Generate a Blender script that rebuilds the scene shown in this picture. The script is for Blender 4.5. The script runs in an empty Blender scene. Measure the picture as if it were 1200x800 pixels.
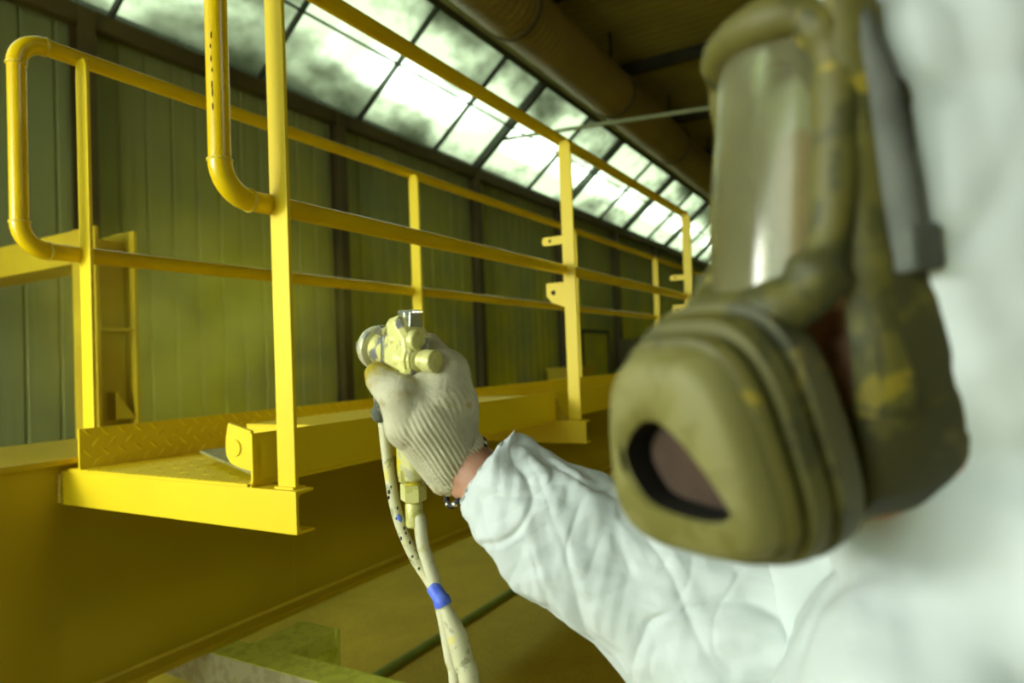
import bpy, math, random
from mathutils import Vector, Matrix, noise
random.seed(7)
SC = bpy.context.scene
COL = SC.collection
V = Vector

# ------------------------------------------------------------------ camera
# The origin of the scene is the lens; X runs along the walkway, Y points to
# the far wall, Z is up, the hall floor lies 1.55 m below the lens.
FLOOR = -1.55
YAW, PIT, ROL = 0.5176, 0.0253, -0.0383
FW = V((math.cos(YAW) * math.cos(PIT), math.sin(YAW) * math.cos(PIT), math.sin(PIT)))
R0 = V((math.sin(YAW), -math.cos(YAW), 0))
U0 = R0.cross(FW)
RT = R0 * math.cos(ROL) + U0 * math.sin(ROL)
UP = -R0 * math.sin(ROL) + U0 * math.cos(ROL)
cd = bpy.data.cameras.new('camera')
cam = bpy.data.objects.new('camera', cd)
COL.objects.link(cam)
m = Matrix((RT, UP, -FW)).transposed().to_4x4()
cam.matrix_world = m
cd.sensor_width = 36
cd.lens = 24
cd.clip_start = 0.02
cd.clip_end = 200
cd.dof.use_dof = True
cd.dof.focus_distance = 0.85
cd.dof.aperture_fstop = 4.0
cd.dof.aperture_blades = 8
SC.camera = cam

# ------------------------------------------------------------------ light
world = bpy.data.worlds.new('daylight')
SC.world = world
world.use_nodes = True
bg = world.node_tree.nodes['Background']
bg.inputs[0].default_value = (0.86, 1.0, 0.9, 1)
bg.inputs[1].default_value = 5.0


def area(name, loc, target, size, power, color):
    d = bpy.data.lights.new(name, 'AREA')
    d.shape = 'RECTANGLE'
    d.size, d.size_y = size
    d.energy = power
    d.color = color
    o = bpy.data.objects.new(name, d)
    COL.objects.link(o)
    o.location = loc
    o.rotation_euler = (V(target) - V(loc)).to_track_quat('-Z', 'Y').to_euler()
    return o


area('added_side_light', (-1.7, 2.3, 0.5), (0.9, 0.9, -0.05), (0.6, 0.6), 40, (0.97, 1.0, 0.95))  # unseen area light, added to brighten faces turned towards the gate
area('hall_lamp', (1.8, -5.6, 3.4), (1.9, 1.4, -0.6), (1.2, 1.2), 29, (0.97, 1.0, 0.94))

SC.view_settings.view_transform = 'Standard'
SC.view_settings.look = 'None'
SC.view_settings.gamma = 1
SC.view_settings.use_curve_mapping = False
SC.view_settings.exposure = 0.62
SC.cycles.use_denoising = True
SC.cycles.max_bounces = 8
SC.cycles.transparent_max_bounces = 12
SC.cycles.volume_bounces = 1
SC.cycles.volume_step_rate = 2.0
SC.cycles.sample_clamp_indirect = 6


# ------------------------------------------------------------------ helpers
def cpt(x, y, d):
    """a point x right, y up, d ahead of the lens"""
    return RT * x + UP * y + FW * d


def at(px, py, d):
    """the point at depth d that the 1200 x 800 frame shows at px, py"""
    return RT * ((px - 600) / 800 * d) - UP * ((py - 400) / 800 * d) + FW * d


def lin(c):
    return tuple(((v / 255) / 12.92 if v <= 10 else ((v / 255 + 0.055) / 1.055) ** 2.4) for v in c)


class MB:
    def __init__(s):
        s.v, s.f = [], []

    def add(s, verts, faces):
        n = len(s.v)
        s.v += [V(p) for p in verts]
        s.f += [tuple(i + n for i in f) for f in faces]
        return s

    def box(s, a, b):
        x0, y0, z0 = a
        x1, y1, z1 = b
        return s.add([(x0, y0, z0), (x1, y0, z0), (x1, y1, z0), (x0, y1, z0),
                      (x0, y0, z1), (x1, y0, z1), (x1, y1, z1), (x0, y1, z1)],
                     [(0, 3, 2, 1), (4, 5, 6, 7), (0, 1, 5, 4), (1, 2, 6, 5), (2, 3, 7, 6), (3, 0, 4, 7)])

    def obox(s, c, ax, h):
        """box about c with unit axes ax and half sizes h"""
        c = V(c)
        p = []
        for k in (-1, 1):
            for i, j in ((-1, -1), (1, -1), (1, 1), (-1, 1)):
                p.append(c + ax[0] * (i * h[0]) + ax[1] * (j * h[1]) + ax[2] * (k * h[2]))
        return s.add(p, [(0, 3, 2, 1), (4, 5, 6, 7), (0, 1, 5, 4), (1, 2, 6, 5), (2, 3, 7, 6), (3, 0, 4, 7)])

    def prism(s, pts, d):
        """closed outline pts (3-D, planar) pushed along d"""
        d = V(d)
        n = len(pts)
        p = [V(q) for q in pts]
        q = [a + d for a in p]
        return s.add(p + q, [tuple(range(n - 1, -1, -1)), tuple(range(n, 2 * n))] +
                     [(i, (i + 1) % n, n + (i + 1) % n, n + i) for i in range(n)])

    def loft(s, rings, cap0=True, cap1=True):
        n = len(rings[0])
        b = []
        for r in rings:
            b += r
        f = []
        for k in range(len(rings) - 1):
            for i in range(n):
                j = (i + 1) % n
                f.append((k * n + i, k * n + j, (k + 1) * n + j, (k + 1) * n + i))
        if cap0:
            f.append(tuple(range(n - 1, -1, -1)))
        if cap1:
            f.append(tuple((len(rings) - 1) * n + i for i in range(n)))
        return s.add(b, f)

    def tube(s, path, rad, n=16, caps=True):
        p = [V(q) for q in path]
        m = len(p)
        if not hasattr(rad, '__len__'):
            rad = [rad] * m
        tan = []
        for i in range(m):
            t = p[min(i + 1, m - 1)] - p[max(i - 1, 0)]
            tan.append(t.normalized())
        ref = V((0, 0, 1)) if abs(tan[0].z) < 0.9 else V((1, 0, 0))
        nx = (ref - tan[0] * ref.dot(tan[0])).normalized()
        rings = []
        for i in range(m):
            nx = (nx - tan[i] * nx.dot(tan[i])).normalized()
            ny = tan[i].cross(nx)
            rings.append([p[i] + (nx * math.cos(2 * math.pi * k / n) + ny * math.sin(2 * math.pi * k / n)) * rad[i]
                          for k in range(n)])
        return s.loft(rings, caps, caps)

    def lathe(s, o, axis, prof, n=24):
        """prof: (distance along axis, radius)"""
        o, a = V(o), V(axis).normalized()
        ref = V((0, 0, 1)) if abs(a.z) < 0.9 else V((1, 0, 0))
        x = (ref - a * ref.dot(a)).normalized()
        y = a.cross(x)
        rings = [[o + a * t + (x * math.cos(2 * math.pi * k / n) + y * math.sin(2 * math.pi * k / n)) * max(r, 1e-5)
                  for k in range(n)] for t, r in prof]
        return s.loft(rings)

    def capsule(s, a, b, ra, rb, n=16, h=5):
        a, b = V(a), V(b)
        d = (b - a)
        L = d.length
        if L < 1e-6:
            d = V((0, 0, 1))
        prof = [(-ra * math.cos(t), ra * math.sin(t)) for t in [0.5 * math.pi * k / h for k in range(0, h + 1)]]
        prof += [(L + rb * math.sin(t), rb * math.cos(t)) for t in [0.5 * math.pi * k / h for k in range(0, h + 1)]]
        return s.lathe(a, d, prof, n)

    def ball(s, c, ax, n=20, h=12):
        """ellipsoid with three half-axis vectors"""
        c = V(c)
        rings = []
        for k in range(h + 1):
            t = math.pi * (k + 0.02) / (h + 0.04)
            rings.append([c + ax[2] * math.cos(t) + (ax[0] * math.cos(2 * math.pi * i / n) +
                          ax[1] * math.sin(2 * math.pi * i / n)) * math.sin(t) for i in range(n)])
        rings.reverse()
        return s.loft(rings)

    def mesh(s, name):
        me = bpy.data.meshes.new(name)
        me.from_pydata([tuple(p) for p in s.v], [], s.f)
        me.update()
        return me

    def build(s, name, mat, parent=None, smooth=None, bevel=0):
        me = s.mesh(name)
        return put(name, me, mat, parent, smooth, bevel)


def put(name, me, mat, parent=None, smooth=None, bevel=0):
    o = bpy.data.objects.new(name, me)
    COL.objects.link(o)
    if mat and not me.materials:
        me.materials.append(mat)
    if parent:
        o.parent = parent
    if smooth is not None:
        me.polygons.foreach_set('use_smooth', [True] * len(me.polygons))
        if smooth < 180:
            me.set_sharp_from_angle(angle=math.radians(smooth))
    if bevel:
        b = o.modifiers.new('edge', 'BEVEL')
        b.width = bevel
        b.segments = 2
        b.limit_method = 'ANGLE'
        b.angle_limit = math.radians(40)
        b.harden_normals = False
    return o


def thing(name, label, cat, group=None, kind=None):
    o = bpy.data.objects.new(name, None)
    o.empty_display_size = 0.05
    COL.objects.link(o)
    return tag(o, label, cat, group, kind)


def tag(o, label, cat, group=None, kind=None):
    o['label'] = label
    if cat:
        o['category'] = cat
    if group:
        o['group'] = group
    if kind:
        o['kind'] = kind
    return o


def remesh(mb, voxel, smooth=6, fac=0.5, deci=None):
    """one continuous surface grown over all the volumes in mb"""
    me = mb.mesh('grown')
    o = bpy.data.objects.new('grown', me)
    COL.objects.link(o)
    r = o.modifiers.new('r', 'REMESH')
    r.mode = 'VOXEL'
    r.voxel_size = voxel
    r.adaptivity = 0
    if smooth:
        s = o.modifiers.new('s', 'SMOOTH')
        s.factor = fac
        s.iterations = smooth
    dg = bpy.context.evaluated_depsgraph_get()
    out = bpy.data.meshes.new_from_object(o.evaluated_get(dg))
    bpy.data.objects.remove(o)
    bpy.data.meshes.remove(me)
    return out


def catmull(pts, n=8):
    p = [V(q) for q in pts]
    p = [2 * p[0] - p[1]] + p + [2 * p[-1] - p[-2]]
    out = []
    for i in range(1, len(p) - 2):
        for k in range(n):
            t = k / n
            a, b, c, d = p[i - 1], p[i], p[i + 1], p[i + 2]
            out.append(0.5 * ((2 * b) + (c - a) * t + (2 * a - 5 * b + 4 * c - d) * t * t + (3 * b - a - 3 * c + d) * t ** 3))
    out.append(p[-2])
    return out


# ------------------------------------------------------------------ materials
class NT:
    def __init__(s, name):
        s.m = bpy.data.materials.new(name)
        s.m.use_nodes = True
        s.t = s.m.node_tree
        s.b = s.t.nodes['Principled BSDF']
        s.out = s.t.nodes['Material Output']

    def n(s, kind, **kw):
        nd = s.t.nodes.new('ShaderNode' + kind)
        for k, v in kw.items():
            setattr(nd, k, v)
        return nd

    def l(s, a, b):
        s.t.links.new(a, b)

    def val(s, sock, v):
        if hasattr(v, 'is_linked'):
            s.l(v, sock)
        else:
            sock.default_value = v

    def pos(s, scale=(1, 1, 1), obj=False):
        tc = s.n('TexCoord')
        mp = s.n('Mapping')
        mp.inputs['Scale'].default_value = scale
        if obj:
            s.l(tc.outputs['Object'], mp.inputs[0])
        else:
            g = s.n('NewGeometry')
            s.l(g.outputs['Position'], mp.inputs[0])
        return mp.outputs[0]

    def noise(s, scale, detail=4, rough=0.5, vec=None, dist=0):
        nd = s.n('TexNoise')
        nd.inputs['Scale'].default_value = scale
        nd.inputs['Detail'].default_value = detail
        nd.inputs['Roughness'].default_value = rough
        nd.inputs['Distortion'].default_value = dist
        s.l(vec if vec is not None else s.pos(), nd.inputs['Vector'])
        return nd.outputs[0]

    def ramp(s, fac, a, b, va=0.0, vb=1.0):
        r = s.n('MapRange')
        r.inputs[1].default_value = a
        r.inputs[2].default_value = b
        r.inputs[3].default_value = va
        r.inputs[4].default_value = vb
        s.l(fac, r.inputs[0])
        return r.outputs[0]

    def mix(s, fac, a, b):
        mx = s.n('Mix', data_type='RGBA')
        s.val(mx.inputs[0], fac)
        for sock, c in ((mx.inputs[6], a), (mx.inputs[7], b)):
            if hasattr(c, 'is_linked'):
                s.l(c, sock)
            else:
                sock.default_value = (*c, 1)
        return mx.outputs[2]

    def math(s, op, a, b=0.0):
        nd = s.n('Math', operation=op)
        s.val(nd.inputs[0], a)
        s.val(nd.inputs[1], b)
        return nd.outputs[0]

    def bump(s, h, strength=0.3, dist=0.01):
        nd = s.n('Bump')
        nd.inputs['Strength'].default_value = strength
        nd.inputs['Distance'].default_value = dist
        s.l(h, nd.inputs['Height'])
        s.l(nd.outputs[0], s.b.inputs['Normal'])
        return nd

    def base(s, c, rough=0.5, metal=0.0):
        sock = s.b.inputs['Base Color']
        if hasattr(c, 'is_linked'):
            s.l(c, sock)
        else:
            sock.default_value = (*c, 1)
        s.val(s.b.inputs['Roughness'], rough)
        s.b.inputs['Metallic'].default_value = metal
        return s


def plain(name, c, rough=0.5, metal=0.0, c2=None, scale=8, lo=0.4, hi=0.65, bump=0, bscale=60, bdist=0.002):
    t = NT(name)
    if c2 is None:
        c2 = tuple(v * 0.8 for v in c)
    t.base(t.mix(t.ramp(t.noise(scale, 5), lo, hi), c, c2), rough, metal)
    if bump:
        t.bump(t.noise(bscale, 4), bump, bdist)
    return t.m


M = {}
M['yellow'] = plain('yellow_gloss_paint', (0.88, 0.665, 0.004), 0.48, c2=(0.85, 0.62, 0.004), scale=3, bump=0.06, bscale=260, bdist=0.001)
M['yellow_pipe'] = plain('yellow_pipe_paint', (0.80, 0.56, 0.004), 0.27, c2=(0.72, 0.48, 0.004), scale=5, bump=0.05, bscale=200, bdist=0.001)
M['yellow_shaded'] = plain('yellow_paint_shaded', (0.52, 0.385, 0.003), 0.36, c2=(0.46, 0.33, 0.003), scale=2, bump=0.08, bscale=90, bdist=0.002)  # same yellow paint, darkened so the girder's shade sits in the colour
M['yellow_old'] = plain('yellow_column_paint', (0.62, 0.46, 0.01), 0.5, c2=(0.52, 0.36, 0.01), scale=4)
M['weld'] = plain('yellow_weld', (0.80, 0.62, 0.05), 0.3, bump=0.5, bscale=220, bdist=0.003)
M['hole'] = plain('dark_hole', (0.015, 0.012, 0.003), 0.9)
M['dark_steel'] = plain('dark_steel', (0.035, 0.034, 0.012), 0.6, c2=(0.06, 0.05, 0.015), scale=2)
M['brown_steel'] = plain('brown_steel', (0.10, 0.075, 0.015), 0.55, c2=(0.07, 0.05, 0.012), scale=1.5)
M['rail_green'] = plain('grey_green_steel', (0.42, 0.45, 0.26), 0.5, c2=(0.34, 0.36, 0.2), scale=2)
M['bar'] = plain('glazing_bar_steel', (0.04, 0.045, 0.025), 0.6)
M['plate_grey'] = plain('dusty_plate', (0.30, 0.29, 0.12), 0.5, c2=(0.2, 0.19, 0.06), scale=30)


def m_wall():
    t = NT('weathered_cladding')
    g = t.n('NewGeometry')
    sx = t.n('SeparateXYZ')
    t.l(g.outputs['Position'], sx.inputs[0])
    c = t.mix(t.ramp(t.noise(1.0, 6, 0.6, t.pos((1, 1, 0.25))), 0.35, 0.7), (0.25, 0.29, 0.11), (0.33, 0.36, 0.14))
    rnd = t.n('ObjectInfo').outputs['Random']
    c = t.mix(t.math('MULTIPLY', rnd, 0.30), c, (0.20, 0.24, 0.09))
    # streaks of grime down the sheets
    c = t.mix(t.ramp(t.noise(1.0, 5, 0.6, t.pos((9, 9, 0.35))), 0.52, 0.8, 0, 0.6), c, (0.10, 0.11, 0.04))
    # old yellow overspray that settled on the lower sheets
    hi = t.ramp(sx.outputs[2], 3.3, 0.3)
    lf = t.ramp(sx.outputs[0], 2.6, 4.6)
    cl = t.ramp(t.noise(0.8, 4, 0.55), 0.3, 0.62)
    c = t.mix(t.math('MULTIPLY', t.math('MULTIPLY', hi, lf), cl), c, (0.60, 0.56, 0.015))
    t.base(c, 0.55, 0.0)
    t.bump(t.noise(5, 5), 0.12, 0.02)
    return t.m


M['wall'] = m_wall()


def m_floor():
    t = NT('overspray_floor')
    c = t.mix(t.ramp(t.noise(3, 6, 0.65), 0.35, 0.7), (0.46, 0.325, 0.010), (0.56, 0.41, 0.016))
    c = t.mix(t.ramp(t.noise(90, 3), 0.55, 0.72, 0, 0.55), c, (0.13, 0.095, 0.01))
    c = t.mix(t.ramp(t.noise(140, 2), 0.62, 0.72, 0, 0.35), c, (0.5, 0.44, 0.1))
    t.base(c, 0.7)
    t.bump(t.noise(60, 4), 0.25, 0.006)
    return t.m


M['floor'] = m_floor()
M['ceiling'] = plain('dusty_roof_sheet', (0.42, 0.34, 0.07), 0.6, c2=(0.34, 0.27, 0.055), scale=1.0)
M['duct'] = plain('dusty_duct', (0.30, 0.20, 0.045), 0.5, c2=(0.22, 0.15, 0.035), scale=1.3)


def m_pane():
    t = NT('grimy_painted_glare_pane')
    rnd = t.n('ObjectInfo').outputs['Random']
    add = t.n('VectorMath', operation='ADD')
    cmb = t.n('CombineXYZ')
    t.l(t.math('MULTIPLY', rnd, 40.0), cmb.inputs[0])
    t.l(t.math('MULTIPLY', rnd, 9.0), cmb.inputs[1])
    t.l(t.pos((0.55, 1.0, 1.0)), add.inputs[0])
    t.l(cmb.outputs[0], add.inputs[1])
    n1 = t.noise(1.1, 2, 0.45, add.outputs[0])
    n2 = t.noise(4.0, 3, 0.5, t.pos((1.2, 1, 2)))
    dirt_sky_tone = t.math('ADD', t.ramp(n1, 0.40, 0.72), t.ramp(n2, 0.4, 0.8, 0.0, 0.25))
    dirt_sky_tone = t.math('ADD', dirt_sky_tone, t.math('MULTIPLY', t.math('SUBTRACT', rnd, 0.6), 0.5))
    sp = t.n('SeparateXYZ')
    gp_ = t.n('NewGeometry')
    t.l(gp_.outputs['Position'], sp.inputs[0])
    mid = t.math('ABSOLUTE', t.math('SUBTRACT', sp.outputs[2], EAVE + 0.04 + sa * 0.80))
    dirt_sky_tone = t.math('ADD', dirt_sky_tone, t.ramp(mid, 0.08, 0.75, -0.55, 0.28))  # sky brightness painted in: clearer at mid height, darker towards both edges
    cl = t.n('Clamp')
    t.l(dirt_sky_tone, cl.inputs[0])
    dirt_sky_tone = cl.outputs[0]
    tr = t.n('BsdfTransparent')
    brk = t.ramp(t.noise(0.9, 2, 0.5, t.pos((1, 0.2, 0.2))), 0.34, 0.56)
    band = t.math('MULTIPLY', t.ramp(t.math('ADD', mid, t.math('MULTIPLY', t.noise(5, 2, 0.5, t.pos((1, 1, 0.3))), 0.10)), 0.27, 0.08), brk)  # hot strip of sky light painted into the pane transmission
    t.l(t.mix(band, t.mix(dirt_sky_tone, (0.46, 0.49, 0.40), (0.105, 0.115, 0.08)), (0.9, 0.95, 0.88)), tr.inputs[0])
    tl = t.n('BsdfTranslucent')
    tl.inputs[0].default_value = (0.10, 0.11, 0.08, 1)
    gl = t.n('BsdfGlossy')
    gl.inputs[0].default_value = (0.8, 0.85, 0.8, 1)
    gl.inputs['Roughness'].default_value = 0.25
    mx = t.n('MixShader')
    t.l(t.math('MULTIPLY', t.ramp(dirt_sky_tone, 0, 1, 0.10, 0.62), t.math('SUBTRACT', 1.0, band)), mx.inputs[0])
    t.l(tr.outputs[0], mx.inputs[1])
    t.l(tl.outputs[0], mx.inputs[2])
    m2 = t.n('MixShader')
    m2.inputs[0].default_value = 0.06
    t.l(mx.outputs[0], m2.inputs[1])
    t.l(gl.outputs[0], m2.inputs[2])
    t.l(m2.outputs[0], t.out.inputs[0])
    return t.m


EAVE = 3.06
ca, sa = math.cos(math.radians(40)), math.sin(math.radians(40))
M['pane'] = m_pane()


def m_tyvek():
    t = NT('white_coverall_fabric')
    p = t.pos()
    t.base(t.mix(t.ramp(t.noise(14, 4, 0.5, p), 0.45, 0.75), (0.60, 0.655, 0.635), (0.53, 0.59, 0.57)), 0.62)
    dn = t.n('VectorMath', operation='ADD')
    nz = t.n('TexNoise')
    nz.inputs['Scale'].default_value = 12
    t.l(p, nz.inputs['Vector'])
    sc = t.n('VectorMath', operation='SCALE')
    t.l(nz.outputs[1], sc.inputs[0])
    sc.inputs['Scale'].default_value = 0.06
    t.l(p, dn.inputs[0])
    t.l(sc.outputs[0], dn.inputs[1])
    rg = t.n('TexNoise', noise_type='RIDGED_MULTIFRACTAL')
    rg.inputs['Scale'].default_value = 17
    rg.inputs['Detail'].default_value = 4
    rg.inputs['Roughness'].default_value = 0.5
    t.l(dn.outputs[0], rg.inputs['Vector'])
    h = t.math('ADD', t.math('MULTIPLY', rg.outputs[0], 0.55), t.math('MULTIPLY', t.noise(60, 5, 0.6, p), 0.45))
    t.bump(h, 0.28, 0.005)
    t.b.inputs['Subsurface Weight'].default_value = 0.08
    t.b.inputs['Subsurface Radius'].default_value = (0.01, 0.01, 0.01)
    return t.m


M['tyvek'] = m_tyvek()


def m_skin():
    t = NT('skin')
    t.base(t.mix(t.ramp(t.noise(60, 5), 0.4, 0.7), (0.50, 0.265, 0.165), (0.42, 0.20, 0.12)), 0.5)
    t.b.inputs['Subsurface Weight'].default_value = 0.12
    t.b.inputs['Subsurface Radius'].default_value = (0.01, 0.004, 0.002)
    t.bump(t.noise(400, 3), 0.15, 0.0008)
    return t.m


M['skin'] = m_skin()


def m_glove():
    t = NT('knitted_cotton_glove')
    p = t.pos()
    c = t.mix(t.ramp(t.noise(60, 5, 0.6, p), 0.35, 0.75), (0.60, 0.57, 0.385), (0.48, 0.45, 0.29))
    c = t.mix(t.ramp(t.noise(34, 3, 0.5, p), 0.62, 0.70, 0, 0.6), c, (0.34, 0.24, 0.045))
    # paint-stained thumb tip and blackened finger ends
    for q, r0, r1, col in ((at(440, 438, 0.650), 0.027, 0.015, (0.40, 0.31, 0.02)), (at(446, 484, 0.69), 0.026, 0.013, (0.10, 0.11, 0.08)),
                           (at(478, 470, 0.72), 0.03, 0.018, (0.16, 0.15, 0.08))):
        d = t.n('VectorMath', operation='DISTANCE')
        t.l(p, d.inputs[0])
        d.inputs[1].default_value = q
        k = t.math('ADD', d.outputs['Value'], t.math('MULTIPLY', t.math('SUBTRACT', t.noise(150, 3, 0.5, p), 0.5), 0.02))
        c = t.mix(t.ramp(k, r0, r1), c, col)
    t.base(c, 0.9)
    t.bump(t.noise(900, 2, 0.5, p), 0.5, 0.0012)
    return t.m


M['glove'] = m_glove()


def m_speckled(name, base, spots, thr=0.56, scale=120, rough=0.4, metal=0.0, spots2=None):
    t = NT(name)
    p = t.pos()
    c = t.mix(t.ramp(t.noise(scale, 4, 0.6, p), thr, thr + 0.06), base, spots)
    if spots2:
        c = t.mix(t.ramp(t.noise(scale * 0.6, 4, 0.6, p), 0.6, 0.63), c, spots2)
    t.base(c, rough, metal)
    t.bump(t.noise(scale * 3, 3, 0.5, p), 0.2, 0.001)
    return t.m


M['gun'] = m_speckled('painted_gun_casting', (0.80, 0.77, 0.27), (0.24, 0.24, 0.22), 0.54, 48, 0.38, 0.25)
M['gun_grip'] = m_speckled('painted_grip', (0.60, 0.58, 0.25), (0.42, 0.41, 0.26), 0.5, 60, 0.45, 0.1, (0.72, 0.60, 0.02))
M['gun_knob'] = m_speckled('painted_knob', (0.70, 0.68, 0.26), (0.58, 0.55, 0.16), 0.5, 80, 0.4, 0.15)
M['gun_yellow'] = plain('fresh_yellow_on_gun', (0.72, 0.58, 0.02), 0.3)
M['gun_ring'] = m_speckled('worn_ring', (0.66, 0.65, 0.42), (0.34, 0.34, 0.30), 0.55, 60, 0.35, 0.35)
M['chrome'] = m_speckled('worn_chrome', (0.62, 0.62, 0.58), (0.75, 0.70, 0.25), 0.60, 90, 0.2, 0.9)
M['hose'] = m_speckled('painted_hose', (0.62, 0.60, 0.36), (0.38, 0.37, 0.20), 0.56, 90, 0.5, 0.0, (0.70, 0.62, 0.16))
M['hose_white'] = m_speckled('cream_hose', (0.66, 0.64, 0.42), (0.55, 0.52, 0.24), 0.55, 60, 0.5)
M['blue'] = plain('blue_tape', (0.07, 0.14, 0.80), 0.5, c2=(0.16, 0.25, 0.75), scale=90)
M['mask'] = m_speckled('overspray_rubber', (0.115, 0.104, 0.017), (0.06, 0.059, 0.011), 0.5, 40, 0.6, 0.0, (0.27, 0.21, 0.015))
M['mask_dark'] = m_speckled('dark_mask_rubber', (0.045, 0.042, 0.010), (0.09, 0.08, 0.012), 0.55, 40, 0.6)
M['mask_face'] = m_speckled('overspray_filter_cover', (0.215, 0.20, 0.058), (0.17, 0.155, 0.034), 0.5, 40, 0.6)
M['filter'] = plain('brown_filter_pad', (0.06, 0.034, 0.018), 0.9, c2=(0.045, 0.025, 0.013), scale=60)
M['black'] = plain('black_rubber', (0.012, 0.011, 0.008), 0.6)
M['strap'] = plain('grey_head_strap', (0.125, 0.135, 0.11), 0.85, c2=(0.08, 0.085, 0.07), scale=40)
M['concrete'] = m_speckled('overspray_concrete', (0.42, 0.37, 0.20), (0.34, 0.29, 0.14), 0.5, 26, 0.8, 0, (0.36, 0.33, 0.10))
M['concrete_yard'] = plain('yard_concrete', (0.30, 0.30, 0.28), 0.9)
M['green_block'] = m_speckled('overspray_block_top', (0.66, 0.73, 0.08), (0.55, 0.62, 0.06), 0.5, 30, 0.75)
M['floor_pipe'] = plain('green_hose_rubber', (0.16, 0.22, 0.02), 0.5, c2=(0.22, 0.24, 0.02), scale=20)


def m_visor():
    t = NT('dusty_visor')
    p = t.pos()
    tr = t.n('BsdfTransparent')
    tr.inputs[0].default_value = (0.86, 0.87, 0.72, 1)
    gl = t.n('BsdfGlossy')
    gl.inputs[0].default_value = (1, 1, 0.95, 1)
    gl.inputs['Roughness'].default_value = 0.14
    df = t.n('BsdfDiffuse')
    df.inputs[0].default_value = (0.30, 0.285, 0.15, 1)
    fr = t.n('Fresnel')
    fr.inputs[0].default_value = 1.5
    m1 = t.n('MixShader')
    t.l(t.ramp(t.noise(30, 4, 0.5, p), 0.35, 0.7, 0.22, 0.42), m1.inputs[0])
    t.l(tr.outputs[0], m1.inputs[1])
    t.l(df.outputs[0], m1.inputs[2])
    m2 = t.n('MixShader')
    t.l(t.math('ADD', t.math('MULTIPLY', fr.outputs[0], 0.6), 0.0), m2.inputs[0])
    t.l(m1.outputs[0], m2.inputs[1])
    t.l(gl.outputs[0], m2.inputs[2])
    t.l(m2.outputs[0], t.out.inputs[0])
    return t.m


M['visor'] = m_visor()


def m_mist():
    t = NT('paint_mist')
    tc = t.n('TexCoord')
    ln = t.n('VectorMath', operation='LENGTH')
    t.l(tc.outputs['Object'], ln.inputs[0])
    fall = t.ramp(ln.outputs['Value'], 1.0, 0.15)
    nz = t.ramp(t.noise(2.2, 3, 0.5, tc.outputs['Object']), 0.32, 0.7)
    d = t.math('MULTIPLY', t.math('MULTIPLY', fall, nz), 1.5)
    vs = t.n('VolumeScatter')
    vs.inputs['Color'].default_value = (0.98, 0.90, 0.10, 1)
    vs.inputs['Anisotropy'].default_value = 0.2
    t.l(d, vs.inputs['Density'])
    t.t.nodes.remove(t.b)
    t.l(vs.outputs[0], t.out.inputs['Volume'])
    return t.m


M['mist'] = m_mist()

# ================================================================== the hall
X0, X1 = -5.0, 31.0
WY = 6.0
EAVE = 3.06
fl = MB().box((X0, -6.2, FLOOR - 0.2), (X1, WY + 0.3, FLOOR)).build('floor', M['floor'])
tag(fl, 'olive yellow speckled floor dusted with overspray', 'floor', kind='structure')


# ---- clad wall: sheet after sheet, each with four standing ribs
def sheet_mesh(width, height, pitch, rib, name):
    """trapezoid sheet in the x-z plane, ribs towards -y"""
    prof = []
    k = int(round(width / pitch))
    for i in range(k):
        a = i * pitch
        prof += [(a, 0), (a + pitch * 0.86, 0), (a + pitch * 0.90, rib), (a + pitch * 0.96, rib)]
    prof += [(width, 0)]
    n = len(prof)
    b = MB()
    v, f = [], []
    for z in (0, height):
        v += [(x, y, z) for x, y in prof]
    for z in (0, height):
        v += [(x, y + 0.004, z) for x, y in prof]
    for i in range(n - 1):
        f.append((i, i + 1, n + i + 1, n + i))
        f.append((2 * n + i + 1, 2 * n + i, 3 * n + i, 3 * n + i + 1))
    f += [(0, n, 3 * n, 2 * n), (n - 1, 3 * n - 1, 4 * n - 1, 2 * n - 1)]
    b.add(v, f)
    return b.mesh(name)


wall = thing('wall_back', 'grey green ribbed sheet metal wall streaked with yellow overspray', 'wall', kind='structure')
MB().box((X0, WY + 0.05, FLOOR), (X1, WY + 0.15, EAVE + 0.2)).build('wall_backing', M['dark_steel'], wall)
sm = sheet_mesh(1.04, EAVE - FLOOR + 0.1, 0.26, 0.022, 'cladding_panel')
sm.materials.append(M['wall'])
k = 0
x = X0
while x < X1:
    o = put('cladding_panel', sm, None, wall)
    o.location = (x, WY + (0.004 if k % 2 else 0), FLOOR)
    x += 1.04
    k += 1
wf = MB().box((X0, -6.3, FLOOR), (X1, -6.2, 5.2)).build('wall_front', M['wall'])
tag(wf, 'ribbed wall on the open side of the hall behind the camera', 'wall', kind='structure')
b = MB()
b.box((X0 - 0.1, -6.3, FLOOR), (X0, 0.6, 5.2))
b.box((X0 - 0.1, 4.9, FLOOR), (X0, WY + 0.2, 5.2))
b.box((X0 - 0.1, 0.6, 2.4), (X0, 4.9, 5.2))
tag(b.build('wall_left', M['wall']), 'near end wall of the hall with a wide gate opening', 'wall', kind='structure')
MB_g = MB().box((X0 - 25, -20, FLOOR - 0.25), (X0, 20, FLOOR - 0.02)).build('ground', M['concrete_yard'])
tag(MB_g, 'grey yard outside the hall gate', 'ground', kind='structure')
we = MB().box((X1, -6.3, FLOOR), (X1 + 0.1, WY + 0.2, 5.2)).build('wall_end', M['wall'])
tag(we, 'far end wall of the hall', 'wall', kind='structure')

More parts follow.
